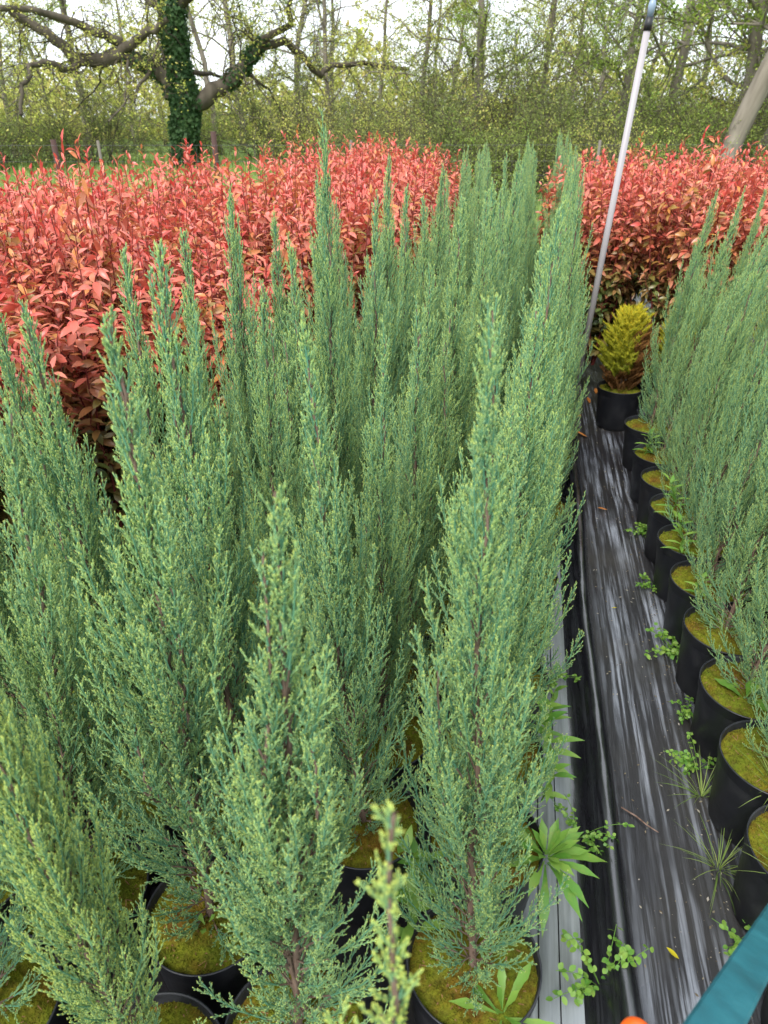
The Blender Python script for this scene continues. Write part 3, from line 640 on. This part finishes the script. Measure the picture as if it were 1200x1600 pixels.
weed_thing('grass_tuft', grass_tuft(21, 60, .13, .04), (.70, 1.27, .215), 'fine green grass tuft in the big mossy pot on the right', 'grass tuft', 'grass tufts', m=M_GRS)
weed_thing('grass_tuft', grass_tuft(22, 40, .12, .04), (.60, 1.19, .010), 'straggly grass tuft at the foot of the right pots', 'grass tuft', 'grass tufts', m=M_GRS)
weed_thing('grass_tuft', grass_tuft(23, 50, .10, .04), (.68, 1.03, .215), 'grass tuft in the mossy pot cut by the right edge', 'grass tuft', 'grass tufts', m=M_GRS)
weed_thing('grass_tuft', grass_tuft(24, 25, .16, .03), (-.33, .70, .05), 'thin grass between the lower left pots', 'grass tuft', 'grass tufts', m=M_GRS)
weed_thing('grass_tuft', grass_tuft(25, 40, .07, .05), (.705, 1.83, .215), 'short bright grass in the third mossy pot up the right', 'grass tuft', 'grass tufts', m=M_GRS)

# fallen bits on the fabric
g = Geo(); tube(g, [(.385, 1.32, .018), (.42, 1.30, .017), (.445, 1.275, .019), (.47, 1.262, .016)], [.0022, .0024, .002, .0014], 6)
tag(link('fallen_twig', g.mesh('fallen_twig', M_STEM)), 'thin brown twig lying on black fabric beside the plastic fold', 'twig')
def fallen(name, x, y, label, m, L=.035, seed=0, z=.014):
    rs = np.random.RandomState(seed); g = Geo(); a = rs.rand() * 6.28
    leaf_block(g, np.array([[0, 0, 0.]]), np.array([[math.cos(a), math.sin(a), .1]]), np.array([[.1, .1, 1.]]), L, L * .4, 0, .8, curl=-.2, fold=.4)
    o = link(name, g.mesh(name, m)); o.location = (x, y, z); tag(o, label, 'fallen leaf', 'fallen leaves on the fabric')
fallen('fallen_leaf', .468, .952, 'curled yellow leaf on the black fabric near the bottom', M_GOLD, .03, 1)
fallen('fallen_leaf', .45, 3.78, 'fallen red leaf on the fabric by the golden conifer pot', M_PHO, .07, 2)
fallen('fallen_leaf', .49, 2.95, 'pale red fallen leaf far up the aisle fabric', M_PHO, .05, 3)
fallen('fallen_leaf', .44, 2.20, 'small yellow leaf on upper aisle fabric', M_GOLD, .02, 4)

# ------------------------------------------------------------------ sprinkler pole, teal handle, orange-capped stake
m_pale, t_, p_ = mat('pale_plastic', .45, (.60, .55, .85)); n_ = noise(t_, 14, 4, stretch=(1, 1, .15)); t_.links.new(ramp(t_, n_, [(.3, (.27, .25, .255)), (.7, (.36, .33, .34))]), p_.inputs['Base Color'])
m_blk, _, _ = mat('black_tape', .5, (.012, .012, .014)); m_gb, _, _ = mat('grey_blue_plastic', .35, (.22, .29, .38))
B0 = at_z(891, 655, 0.); v = ray(1019, 8); T0 = CP + v * (B0[1] / v[1]); ax = (T0 - B0)
t = empty('sprinkler_pole', tuple(B0)); tag(t, 'tall pale pole with black band and grey blue head leaning by the red shrubs', 'pole')
pt = lambda u: ax * u
g = Geo(); tube(g, [pt(0), pt(.5), pt(.952)], [.0165, .016, .0155], 20); link('shaft', g.mesh('shaft', m_pale), t)
g = Geo(); tube(g, [pt(.952), pt(.978)], [.018, .017], 20); link('band', g.mesh('band', m_blk), t)
g = Geo(); tube(g, [pt(.978), pt(1.0), pt(1.012)], [.014, .017, .012], 16)
for sx in (-1, 1): tube(g, [pt(1.005), pt(1.02) + np.array([sx * .032, 0, .0]), pt(1.05) + np.array([sx * .034, 0, 0]), pt(1.075) + np.array([sx * .008, 0, 0])], [.008, .008, .0075, .007], 8)
link('head', g.mesh('head', m_gb), t)
g = Geo(); tube(g, [pt(1.025) + np.array([.02, 0, 0]), pt(1.04) + np.array([.062, 0, .02])], [.013, .010], 12); link('nozzle', g.mesh('nozzle', m_blk), t)

m_teal, t_, p_ = mat('teal_paint', .5, (.02, .2, .24)); n_ = noise(t_, 18, 5, stretch=(1, 1, 1)); n2_ = noise(t_, 120, 4)
c_ = ramp(t_, n_, [(.3, (.006, .07, .09)), (.55, (.010, .115, .145)), (.8, (.03, .18, .21))]); t_.links.new(c_, p_.inputs['Base Color']); bump(t_, p_, n2_, .3, .002)
a0 = at_z(1085, 1660, .93); a1 = at_z(1215, 1440, .62); d_ = (a1 - a0) / np.linalg.norm(a1 - a0); t1 = (.02 - a0[2]) / d_[2]; end = a0 + d_ * t1
t = empty('painted_handle', tuple(end)); tag(t, 'teal painted wooden handle slanting across the bottom right corner', 'handle')
g = Geo(); L_ = np.linalg.norm(a0 - end); A_, B_ = frame(d_[None]); A_, B_ = A_[0], B_[0]
pts = [a0 - end + d_ * s for s in (0, .3, .6, L_)]
V = []
hw, hd, ch = .0195, .013, .003
for p in pts:
    for (u, w) in ((-hw + ch, -hd), (hw - ch, -hd), (hw, -hd + ch), (hw, hd - ch), (hw - ch, hd), (-hw + ch, hd), (-hw, hd - ch), (-hw, -hd + ch)): V.append(p + A_ * u + B_ * w)
F = [(i * 8 + k, i * 8 + (k + 1) % 8, i * 8 + 8 + (k + 1) % 8, i * 8 + 8 + k) for i in range(3) for k in range(8)] + [tuple(range(7, -1, -1)), tuple(range(24, 32))]
g.add(V, F); link('bar', g.mesh('bar', m_teal, False), t)
g = Geo(); e_ = -d_ * .0; tube(g, [pts[2] * 0 - d_ * .03, pts[2] * 0 + d_ * .012], [.026, .026], 16); link('ferrule', g.mesh('ferrule', m_blk), t)

m_or, _, _ = mat('orange_plastic', .35, (.85, .12, .015))
oc = at_z(994, 1621, .70); t = empty('capped_stake', (oc[0], oc[1], 0)); tag(t, 'rounded bright orange plastic cap peeping over the bottom edge', 'stake')
g = Geo(); r_ = .0195; lathe(g, [(r_ * .98, oc[2] - .05), (r_, oc[2] - .03), (r_, oc[2])] + [(r_ * math.cos(a), oc[2] + r_ * math.sin(a)) for a in np.radians([20, 40, 60, 75, 89.9])], 28); link('cap', g.mesh('cap', m_or), t)
g = Geo(); tube(g, [(0, 0, 0.0), (0, 0, oc[2] - .03)], .011, 14); link('shaft', g.mesh('shaft', m_blk), t)

# ------------------------------------------------------------------ trees
def grow(gs, rs, P, D, L, r, depth, tips, wig=.22, droop=0., nb=(2, 4), seg=6, minr=.006):
    pts = [P]; d = D; n = seg
    for i in range(n):
        d = norm(d + rs.randn(3) * wig / math.sqrt(n) * 1.2 + np.array([0, 0, droop / n])); pts.append(pts[-1] + d * L / n)
    pts = np.array(pts); rad = np.linspace(r, max(minr * .6, r * .45), n + 1)
    tube(gs, pts, rad, 7 if r > .05 else (5 if r > .02 else 3), b=rs.rand(), cap=False)
    if depth == 0 or r < minr:
        tips.append(pts); return
    if depth <= 2: tips.append(pts)
    for k in range(rs.randint(nb[0], nb[1] + 1)):
        u = rs.uniform(.25, 1.); i = min(n - 1, int(u * n)); p = pts[i] + (pts[i + 1] - pts[i]) * (u * n - i); T = norm(pts[i + 1] - pts[i]); A, B = frame(T[None]); ph = rs.rand() * 6.28
        an = math.radians(rs.uniform(28, 62)); dd = norm(T * math.cos(an) + (A[0] * math.cos(ph) + B[0] * math.sin(ph)) * math.sin(an) + np.array([0, 0, .12]))
        grow(gs, rs, p, dd, L * rs.uniform(.5, .75), r * rs.uniform(.42, .6), depth - 1, tips, wig, droop, nb, seg, minr)
def leaf_cards(g, rs, tips, n, size, spread=.1):
    per = np.array([len(t) for t in tips]); ii = rs.randint(0, len(tips), n); keep = rs.rand(len(tips)) ** 1.5 + .1; pr = keep / keep.sum(); ii = rs.choice(len(tips), n, p=pr)
    u = rs.rand(n); T = [tips[i] for i in ii]; k = (u * (np.array([len(x) for x in T]) - 1)).astype(int)
    P = np.array([T[j][k[j]] + (T[j][k[j] + 1] - T[j][k[j]]) * rs.rand() for j in range(n)]) + rs.randn(n, 3) * spread
    D = norm(rs.randn(n, 3)); A, _ = frame(D); L = size * rs.uniform(.5, 1.2, n)[:, None]
    V = np.stack([P - D * L * .5, P + A * L * .32 - D * L * .05, P + D * L * .5, P - A * L * .32 + D * L * .05 + np.cross(D, A) * L * .15], 1)
    tb = rs.rand(len(tips))[ii]
    g.tmpl(V, [(0, 1, 2, 3)], 0, np.clip(tb * .5 + rs.rand(n) * .5, 0, 1)[:, None])
def tree_meshes(seed, H=8., r=.11, leaves=9000, size=.085, lm=None, bm=None, lean=.08, low=.1, nl=22, depth=3):
    rs = np.random.RandomState(seed); gs, gb, gl = Geo(), Geo(), Geo(); tips = []
    n = 14; z = np.linspace(0, H, n); w = np.cumsum(rs.randn(n, 2) * .05, 0) * H / 8; w[0] = 0; la = rs.rand() * 6.28
    pts = np.stack([w[:, 0] + math.cos(la) * lean * z, w[:, 1] + math.sin(la) * lean * z, z - .1], -1)
    tube(gs, pts, r * np.interp(z / H, [0, .04, .5, 1], [1.3, 1., .7, .12]), 10)
    for k in range(nl):
        u = low + (1 - low) * (k + rs.rand()) / nl; p = np.array([np.interp(u * H, z, pts[:, i]) for i in range(3)]); az = k * 2.4 + rs.randn() * .4; el = math.radians(rs.uniform(5, 50))
        d = np.array([math.cos(az) * math.cos(el), math.sin(az) * math.cos(el), math.sin(el)])
        grow(gb, rs, p, d, H * .26 * (1.15 - .7 * u) * rs.uniform(.6, 1.2), r * .36 * (1.1 - .7 * u), depth - 1, tips, .35, .1)
    leaf_cards(gl, rs, tips, leaves, size, .09)
    return gs.mesh('trunk', bm or M_BARK), gb.mesh('branches', bm or M_BARK), gl.mesh('crown', lm or M_LY)
def shrub_meshes(seed, H=2.6, R=1.5, leaves=14000, size=.07, lm=None, stems=26):
    rs = np.random.RandomState(seed); gb, gl = Geo(), Geo(); tips = []
    for k in range(stems):
        az = k * 2.4; el = math.radians(rs.uniform(30, 85)); d = np.array([math.cos(az) * math.cos(el), math.sin(az) * math.cos(el), math.sin(el)])
        grow(gb, rs, np.array([rs.randn() * R * .3, rs.randn() * R * .3, -.05]), d, H * rs.uniform(.5, .9), .022, 2, tips, .4, 0., (3, 5), 5, .003)
    leaf_cards(gl, rs, tips, leaves, size, .07)
    return None, gb.mesh('branches', M_BARKD), gl.mesh('crown', lm or M_LG)
TV = [tree_meshes(901, 9, .10, 11000, .085, M_LY, M_BARK, low=.12), tree_meshes(902, 9, .13, 12000, .085, M_LG, M_BARK, low=.08), tree_meshes(903, 8, .08, 10000, .08, M_LY, M_BARK, low=.06, nl=26),
      tree_meshes(904, 10, .15, 12000, .09, M_LG, M_BARK, low=.15), tree_meshes(905, 8, .07, 2200, .06, M_LY, M_BARK, low=.05, nl=30)]
TV.append(tree_meshes(906, 10, .20, 5000, .085, M_LY, M_BARK, low=.3, lean=.02, nl=14))
SV = [shrub_meshes(951, 2.8, 1.6, 9000, .075, M_LG), shrub_meshes(952, 2.4, 1.6, 6500, .07, M_LY, 34), shrub_meshes(953, 3.2, 1.5, 10000, .08, M_LD)]
def plant(kind, var, x, y, s, rz, label, group, sz=None):
    t = empty(kind, (x, y, 0), rz); tag(t, label, 'tree' if 'tree' in kind else 'bush', group); t.scale = (s, s, sz or s)
    for nm, me in zip(('trunk', 'branches', 'crown'), var):
        if me: link(nm, me, t)
    return t
rt = random.Random(8); items = []
def polar(pxx, d):
    p = at_dist(pxx, 190, d); return p[0], p[1]
# trunks whose places can be read off the photograph
for (pxx, d, v, s, ln) in [(925, 26, 4, 1.1, 0), (965, 23, 1, .9, 0), (1052, 24, 3, 1.0, 0), (1150, 20, 3, 1.05, 0), (1196, 21, 0, 1.1, 0), (1245, 19, 1, 1.1, 0), (520, 27, 4, 1.2, 0), (655, 26, 2, 1.1, 0), (745, 25, 1, 1., 0), (840, 27, 2, 1.1, 0)]:
    items.append(('t', *polar(pxx, d), v, s))
for k in range(28):
    pxx = -250 + 1750 * (k + rt.random() * .8) / 28; items.append(('t', *polar(pxx, rt.uniform(31, 44)), rt.randrange(5), rt.uniform(.95, 1.35)))
for k in range(26):
    pxx = -200 + 1650 * (k + rt.random() * .8) / 26; d = rt.uniform(26, 31); 
    if 180 < pxx < 400: d += 6
    items.append(('s', *polar(pxx, d), rt.randrange(3), rt.uniform(.6, .95)))
for (pxx, d, v, s) in [(700, 22, 2, .95), (770, 21, 1, .9), (830, 22, 2, 1.05), (900, 22, 0, .7), (1000, 19, 2, .7), (1090, 19, 0, .8), (1180, 19, 2, .7), (600, 22, 1, .8), (480, 23, 1, .8), (720, 17, 2, .62), (800, 16.5, 0, .55), (870, 17, 2, .55), (940, 16, 1, .6), (1060, 16.5, 0, .5), (1140, 17, 2, .5), (1230, 17, 0, .5), (640, 18, 1, .6), (560, 19, 2, .5)]:
    items.append(('s', *polar(pxx, d), v, s))
tr = sorted([i for i in items if i[0] == 't'], key=lambda i: px_x((i[1], i[2], 1))); sh = sorted([i for i in items if i[0] == 's'], key=lambda i: px_x((i[1], i[2], 1)))
def num(n):
    if n < 20: return ORD[n]
    w = {2: 'twenty', 3: 'thirty', 4: 'forty', 5: 'fifty', 6: 'sixty'}[(n + 1) // 10]; k = (n + 1) % 10
    return ({2: 'twentieth', 3: 'thirtieth', 4: 'fortieth', 5: 'fiftieth'}[(n + 1) // 10]) if k == 0 else w + '-' + ORD[k - 1]
for k, i in enumerate(tr):
    plant('woodland_tree', TV[i[3]], i[1], i[2], i[4], rt.random() * 6.28, 'thin spring tree in fresh leaf beyond the fence, %s counted from the left' % num(k), 'woodland trees beyond the fence')
for k, i in enumerate(sh):
    plant('woodland_bush', SV[i[3]], i[1], i[2], i[4], rt.random() * 6.28, 'leafy green bush at the wood edge, %s counted from the left' % num(k), 'bushes along the wood edge')
for (pxx, d, v, s, tilt, lab) in [(1140, 16.5, 5, 1.0, .24, 'stout grey trunk leaning right in front of the wood, near the right edge'), (1176, 17.5, 5, .8, .27, 'second leaning trunk behind the stout one at the right edge')]:
    x, y = polar(pxx, d); t = plant('leaning_tree', TV[v], x, y, s, 0, lab, 'leaning trees at the right')
    t.rotation_euler = (Matrix.Rotation(YAW, 4, 'Z') @ Matrix.Rotation(tilt, 4, 'Y') @ Matrix.Rotation(rt.random() * 6.28, 4, 'Z')).to_euler()
# far wood: one mass nobody could count
gw = Geo(); rs = np.random.RandomState(77); n = 42000
an = rs.uniform(-1.05, .75, n); d = rs.uniform(48, 62, n); zz = rs.rand(n) ** 1.35 * (3.9 + 1.2 * np.sin(an * 23) + 1. * np.sin(an * 51))
P = np.stack([np.sin(an) * d, np.cos(an) * d, zz], -1); D = norm(rs.randn(n, 3)); A, _ = frame(D); L = rs.uniform(.12, .34, n)[:, None]
gw.tmpl(np.stack([P - D * L, P + A * L * .6, P + D * L, P - A * L * .6], 1), [(0, 1, 2, 3)], 0, rs.rand(n, 1))
tag(link('far_wood', gw.mesh('far_wood', M_LY, False)), 'distant pale green wood seen between the nearer trunks', 'woodland', kind='stuff')

# the ivy-clad oak
DT = 25.
def tp(x, y, dd=0.): return at_dist(x, y, DT + dd)
base = tp(292, 250); base[2] = 0
oak = empty('ivy_clad_oak', (base[0], base[1], 0)); tag(oak, 'big old oak wrapped in dark ivy with twisted bare limbs beyond the fence', 'tree')
rs = np.random.RandomState(55); gs, gb, gl, gi = Geo(), Geo(), Geo(), Geo(); loc = lambda p: np.array(p) - base * np.array([1, 1, 0])
trk = [loc(base) - [0, 0, .2], loc(tp(290, 225)), loc(tp(288, 160)), loc(tp(278, 100)), loc(tp(270, 50)), loc(tp(266, 0)), loc(tp(262, -60)), loc(tp(268, -140)), loc(tp(262, -260))]
trr = np.array([.34, .30, .33, .29, .27, .26, .25, .20, .09]); tube(gs, trk, trr, 16)
limbs = [([(272, 150), (262, 125), (232, 100), (190, 85), (160, 92), (125, 96), (100, 75), (60, 45), (15, 15)], .20, 0),
         ([(125, 96), (110, 112), (70, 98), (45, 105), (33, 135), (33, 180)], .08, -.4),
         ([(190, 85), (205, 70), (232, 52), (262, 30)], .13, -.2), ([(190, 68), (150, 50), (100, 28), (50, 14), (-20, 12)], .11, -.2),
         ([(300, 168), (325, 148), (352, 132), (380, 105), (402, 75), (412, 62)], .22, 0), ([(402, 72), (440, 66), (470, 85), (500, 118), (520, 102), (570, 100), (640, 108)], .10, .3),
         ([(412, 62), (455, 40), (450, 10), (470, -30)], .08, -.3), ([(380, 112), (420, 140), (445, 185)], .04, .5), ([(300, 112), (330, 116), (362, 122)], .06, .6),
         ([(240, 105), (218, 130), (210, 160)], .05, -.5), ([(232, 100), (240, 90), (250, 60)], .05, .4), ([(265, 20), (220, -20), (150, -60)], .16, .5), ([(268, 10), (340, -40), (430, -90)], .16, -.5), ([(160, 92), (158, 130), (120, 170)], .03, .4), ([(200, 85), (202, 120), (195, 165), (170, 190)], .035, -.6)]
tips = []
for pl, r0, off in limbs:
    p = np.array([loc(tp(x, y, off * (k / len(pl)) * 5)) for k, (x, y) in enumerate(pl)])
    q = []
    for a_, b_ in zip(p[:-1], p[1:]):
        for u in (0, .33, .66): q.append(a_ + (b_ - a_) * u + rs.randn(3) * .03)
    q.append(p[-1]); q = np.array(q); tube(gb, q, np.linspace(r0, r0 * .45, len(q)) * 1.25, 9, cap=False)
    for k in range(int(3 + len(q) * .6)):
        i = rs.randint(2, len(q) - 1); T = norm(q[i] - q[i - 1]); dd = norm(rs.randn(3) + T * .8 + np.array([0, 0, .1])); grow(gb, rs, q[i], dd, rs.uniform(.7, 1.7), r0 * .12 + .006, 2, tips, .55, -.45, (2, 4), 6, .006)
leaf_cards(gl, rs, tips, 9000, .09, .08)
def ivy(pts, rad, n, size, out):
    pts = np.array(pts); ln = np.linalg.norm(np.diff(pts, axis=0), axis=1); cu = np.concatenate([[0], np.cumsum(ln)]); u = rs.rand(n) * cu[-1]
    P = np.stack([np.interp(u, cu, pts[:, i]) for i in range(3)], -1); R = np.interp(u, cu, rad); T = norm(np.gradient(pts, axis=0)); T = np.stack([np.interp(u, cu, T[:, i]) for i in range(3)], -1); A, B = frame(norm(T)); ph = rs.rand(n) * 6.28
    S = A * np.cos(ph)[:, None] + B * np.sin(ph)[:, None]; lump = .5 + .5 * np.sin(u * 2.3 + ph * 2) * np.sin(u * 5 + ph)
    P = P + S * (R + out * rs.rand(n) * (.4 + lump))[:, None]; D = norm(rs.randn(n, 3) * .5 + np.array([0, 0, -.6])); N = norm(S + rs.randn(n, 3) * .5); Sd = norm(np.cross(D, N)); L = size * rs.uniform(.6, 1.2, n)[:, None]
    gi.tmpl(np.stack([P, P + Sd * L * .5 + D * L * .4, P + D * L, P - Sd * L * .5 + D * L * .4], 1), [(0, 1, 2, 3)], 0, np.clip(lump * .5 + .5 * rs.rand(n), 0, 1)[:, None])
ivy(trk[:8], trr[:8] * .95, 12000, .12, .16)
lp = [loc(tp(x, y)) for x, y in limbs[4][0]]; ivy(lp[2:], np.linspace(.15, .1, len(lp) - 2), 1100, .10, .09)
lp = [loc(tp(x, y)) for x, y in limbs[0][0][:4]]; ivy(lp, np.linspace(.2, .13, 4), 900, .10, .08)
link('trunk', gs.mesh('trunk', M_BARKD), oak); link('branches', gb.mesh('branches', M_BARKD), oak); link('crown', gl.mesh('crown', M_LY), oak); link('ivy', gi.mesh('ivy', M_IVY), oak)

# ------------------------------------------------------------------ wire fence
m_rust, _, _ = mat('rusty_post', .8, (.05, .022, .016)); m_wire, _, _ = mat('galvanised_wire', .7, (.10, .10, .10)); m_gp, _, _ = mat('grey_post', .8, (.13, .115, .09))
fence = empty('wire_fence', (0, 13, 0)); tag(fence, 'low wire mesh stock fence crossing behind the red shrubs', 'fence')
A0 = at_dist(-400, 300, 14.); A1 = at_dist(1500, 300, 14.); A0[2] = A1[2] = 0; o3 = np.array([0, 13., 0])
for k in range(5):
    p = A0 + (A1 - A0) * (k + .45) / 5 - o3
    g = Geo(); tube(g, [p, p + [0, 0, 1.22]], [.02, .02], 8); link('post', g.mesh('post', m_gp), fence)
p = at_dist(335, 225, 13.6) ; p[2] = 0; g = Geo(); tube(g, [p - o3, p - o3 + [0, 0, 1.27]], [.05, .05], 8); link('post', g.mesh('rust_post', m_rust), fence)['label'] = 'rusty red brown post'
p = at_dist(84, 225, 13.8) ; p[2] = 0; g = Geo(); tube(g, [p - o3, p - o3 + [0, 0, 1.17]], [.045, .045], 8); link('post', g.mesh('rust_post', m_rust), fence)['label'] = 'rusty red brown post'
g = Geo()
for z in (.15, .3, .45, .6, .78, .96, 1.16): tube(g, [A0 - o3 + [0, 0, z], A1 - o3 + [0, 0, z]], .0018, 4, cap=False)
nv = 150
for k in range(nv + 1):
    p = A0 + (A1 - A0) * k / nv - o3; tube(g, [p + [0, 0, .1], p + [0, 0, 1.16]], .0011, 3, cap=False)
link('wire_mesh', g.mesh('wire_mesh', m_wire, False), fence)
# rough grass at the far side
rs = np.random.RandomState(91); n = 26000; g = Geo(); an = rs.uniform(-1., .6, n); d = 7.5 + rs.rand(n) ** .8 * 22; P = np.stack([np.sin(an) * d, np.cos(an) * d, np.zeros(n)], -1)
hh = (.10 + .18 * rs.rand(n))[:, None]; az = rs.rand(n) * 6.28; S = np.stack([np.cos(az), np.sin(az), np.zeros(n)], -1) * .012 * (d / 12)[:, None]; tipv = P + np.array([0, 0, 1]) * hh + rs.randn(n, 3) * .05
g.tmpl(np.stack([P - S, P + S, tipv], 1), [(0, 1, 2)], 0, rs.rand(n, 1)); tag(link('meadow_grass', g.mesh('meadow_grass', M_GRS, False)), 'rough green meadow grass between the shrubs and the wood', 'grass', kind='stuff')

# small litter on the aisle
rs = np.random.RandomState(61); n = 900; g = Geo(); X = np.where(rs.rand(n) < .55, .60 - .05 * rs.rand(n) ** 2 * 2, rs.uniform(.38, .6, n)); Y = rs.uniform(.6, 4., n)
P = np.stack([X, Y, np.full(n, .016)], -1); az = rs.rand(n) * 6.28; D = np.stack([np.cos(az), np.sin(az), rs.randn(n) * .2], -1); S = np.stack([-np.sin(az), np.cos(az), rs.randn(n) * .2], -1); L = (.0012 + .005 * rs.rand(n) ** 3)[:, None]
g.tmpl(np.stack([P - D * L, P - S * L * .5, P + D * L, P + S * L * .5], 1), [(0, 1, 2, 3)], 0, rs.rand(n, 1)); m_lit = m_treeleaf('litter', (.10, .07, .04), (.28, .24, .16), (.45, .42, .36))
tag(link('leaf_litter', g.mesh('leaf_litter', m_lit, False)), 'specks of plant litter scattered over the black aisle fabric', 'litter', kind='stuff')
fallen('fallen_leaf', 0.43, 4.2, 'red brown leaves dropped on the fabric under the right red shrubs', M_PHO, .06, 30)
fallen('fallen_leaf', 0.5, 4.32, 'red brown leaves dropped on the fabric under the right red shrubs', M_PHO, .06, 31)
fallen('fallen_leaf', 0.4, 4.45, 'red brown leaves dropped on the fabric under the right red shrubs', M_PHO, .06, 32)
fallen('fallen_leaf', 0.55, 4.5, 'red brown leaves dropped on the fabric under the right red shrubs', M_PHO, .06, 33)
fallen('fallen_leaf', 0.38, 4.05, 'red brown leaves dropped on the fabric under the right red shrubs', M_PHO, .06, 34)

weed_thing('upright_weed', weed_upright(41, .10, 12, .045, .013), (.66, 2.02, .215), 'low leafy weed in the fourth mossy pot right of the aisle', group=WG)
weed_thing('upright_weed', weed_upright(42, .16, 14, .06, .016), (.19, 1.52, .02), 'leafy weed standing on the grey board below the edge junipers', group=WG)
weed_thing('creeping_weed', weed_creeper(43, 9, .10, .012, .6), (.20, 1.75, .02), 'fine trailing weed at the edge junipers further up the board', group=WG)
weed_thing('creeping_weed', weed_creeper(44, 7, .06, .010, .4), (.615, 1.70, .012), 'little weed against the third big pot on the right', group=WG)
weed_thing('grass_tuft', grass_tuft(45, 26, .14, .02), (.60, 1.40, .010), 'wispy grass beside the big mossy pots on the right', 'grass tuft', 'grass tufts', m=M_GRS)
weed_thing('grass_tuft', grass_tuft(46, 26, .09, .02), (.14, 1.15, .02), 'wispy grass under the big leafy rosette', 'grass tuft', 'grass tufts', m=M_GRS)
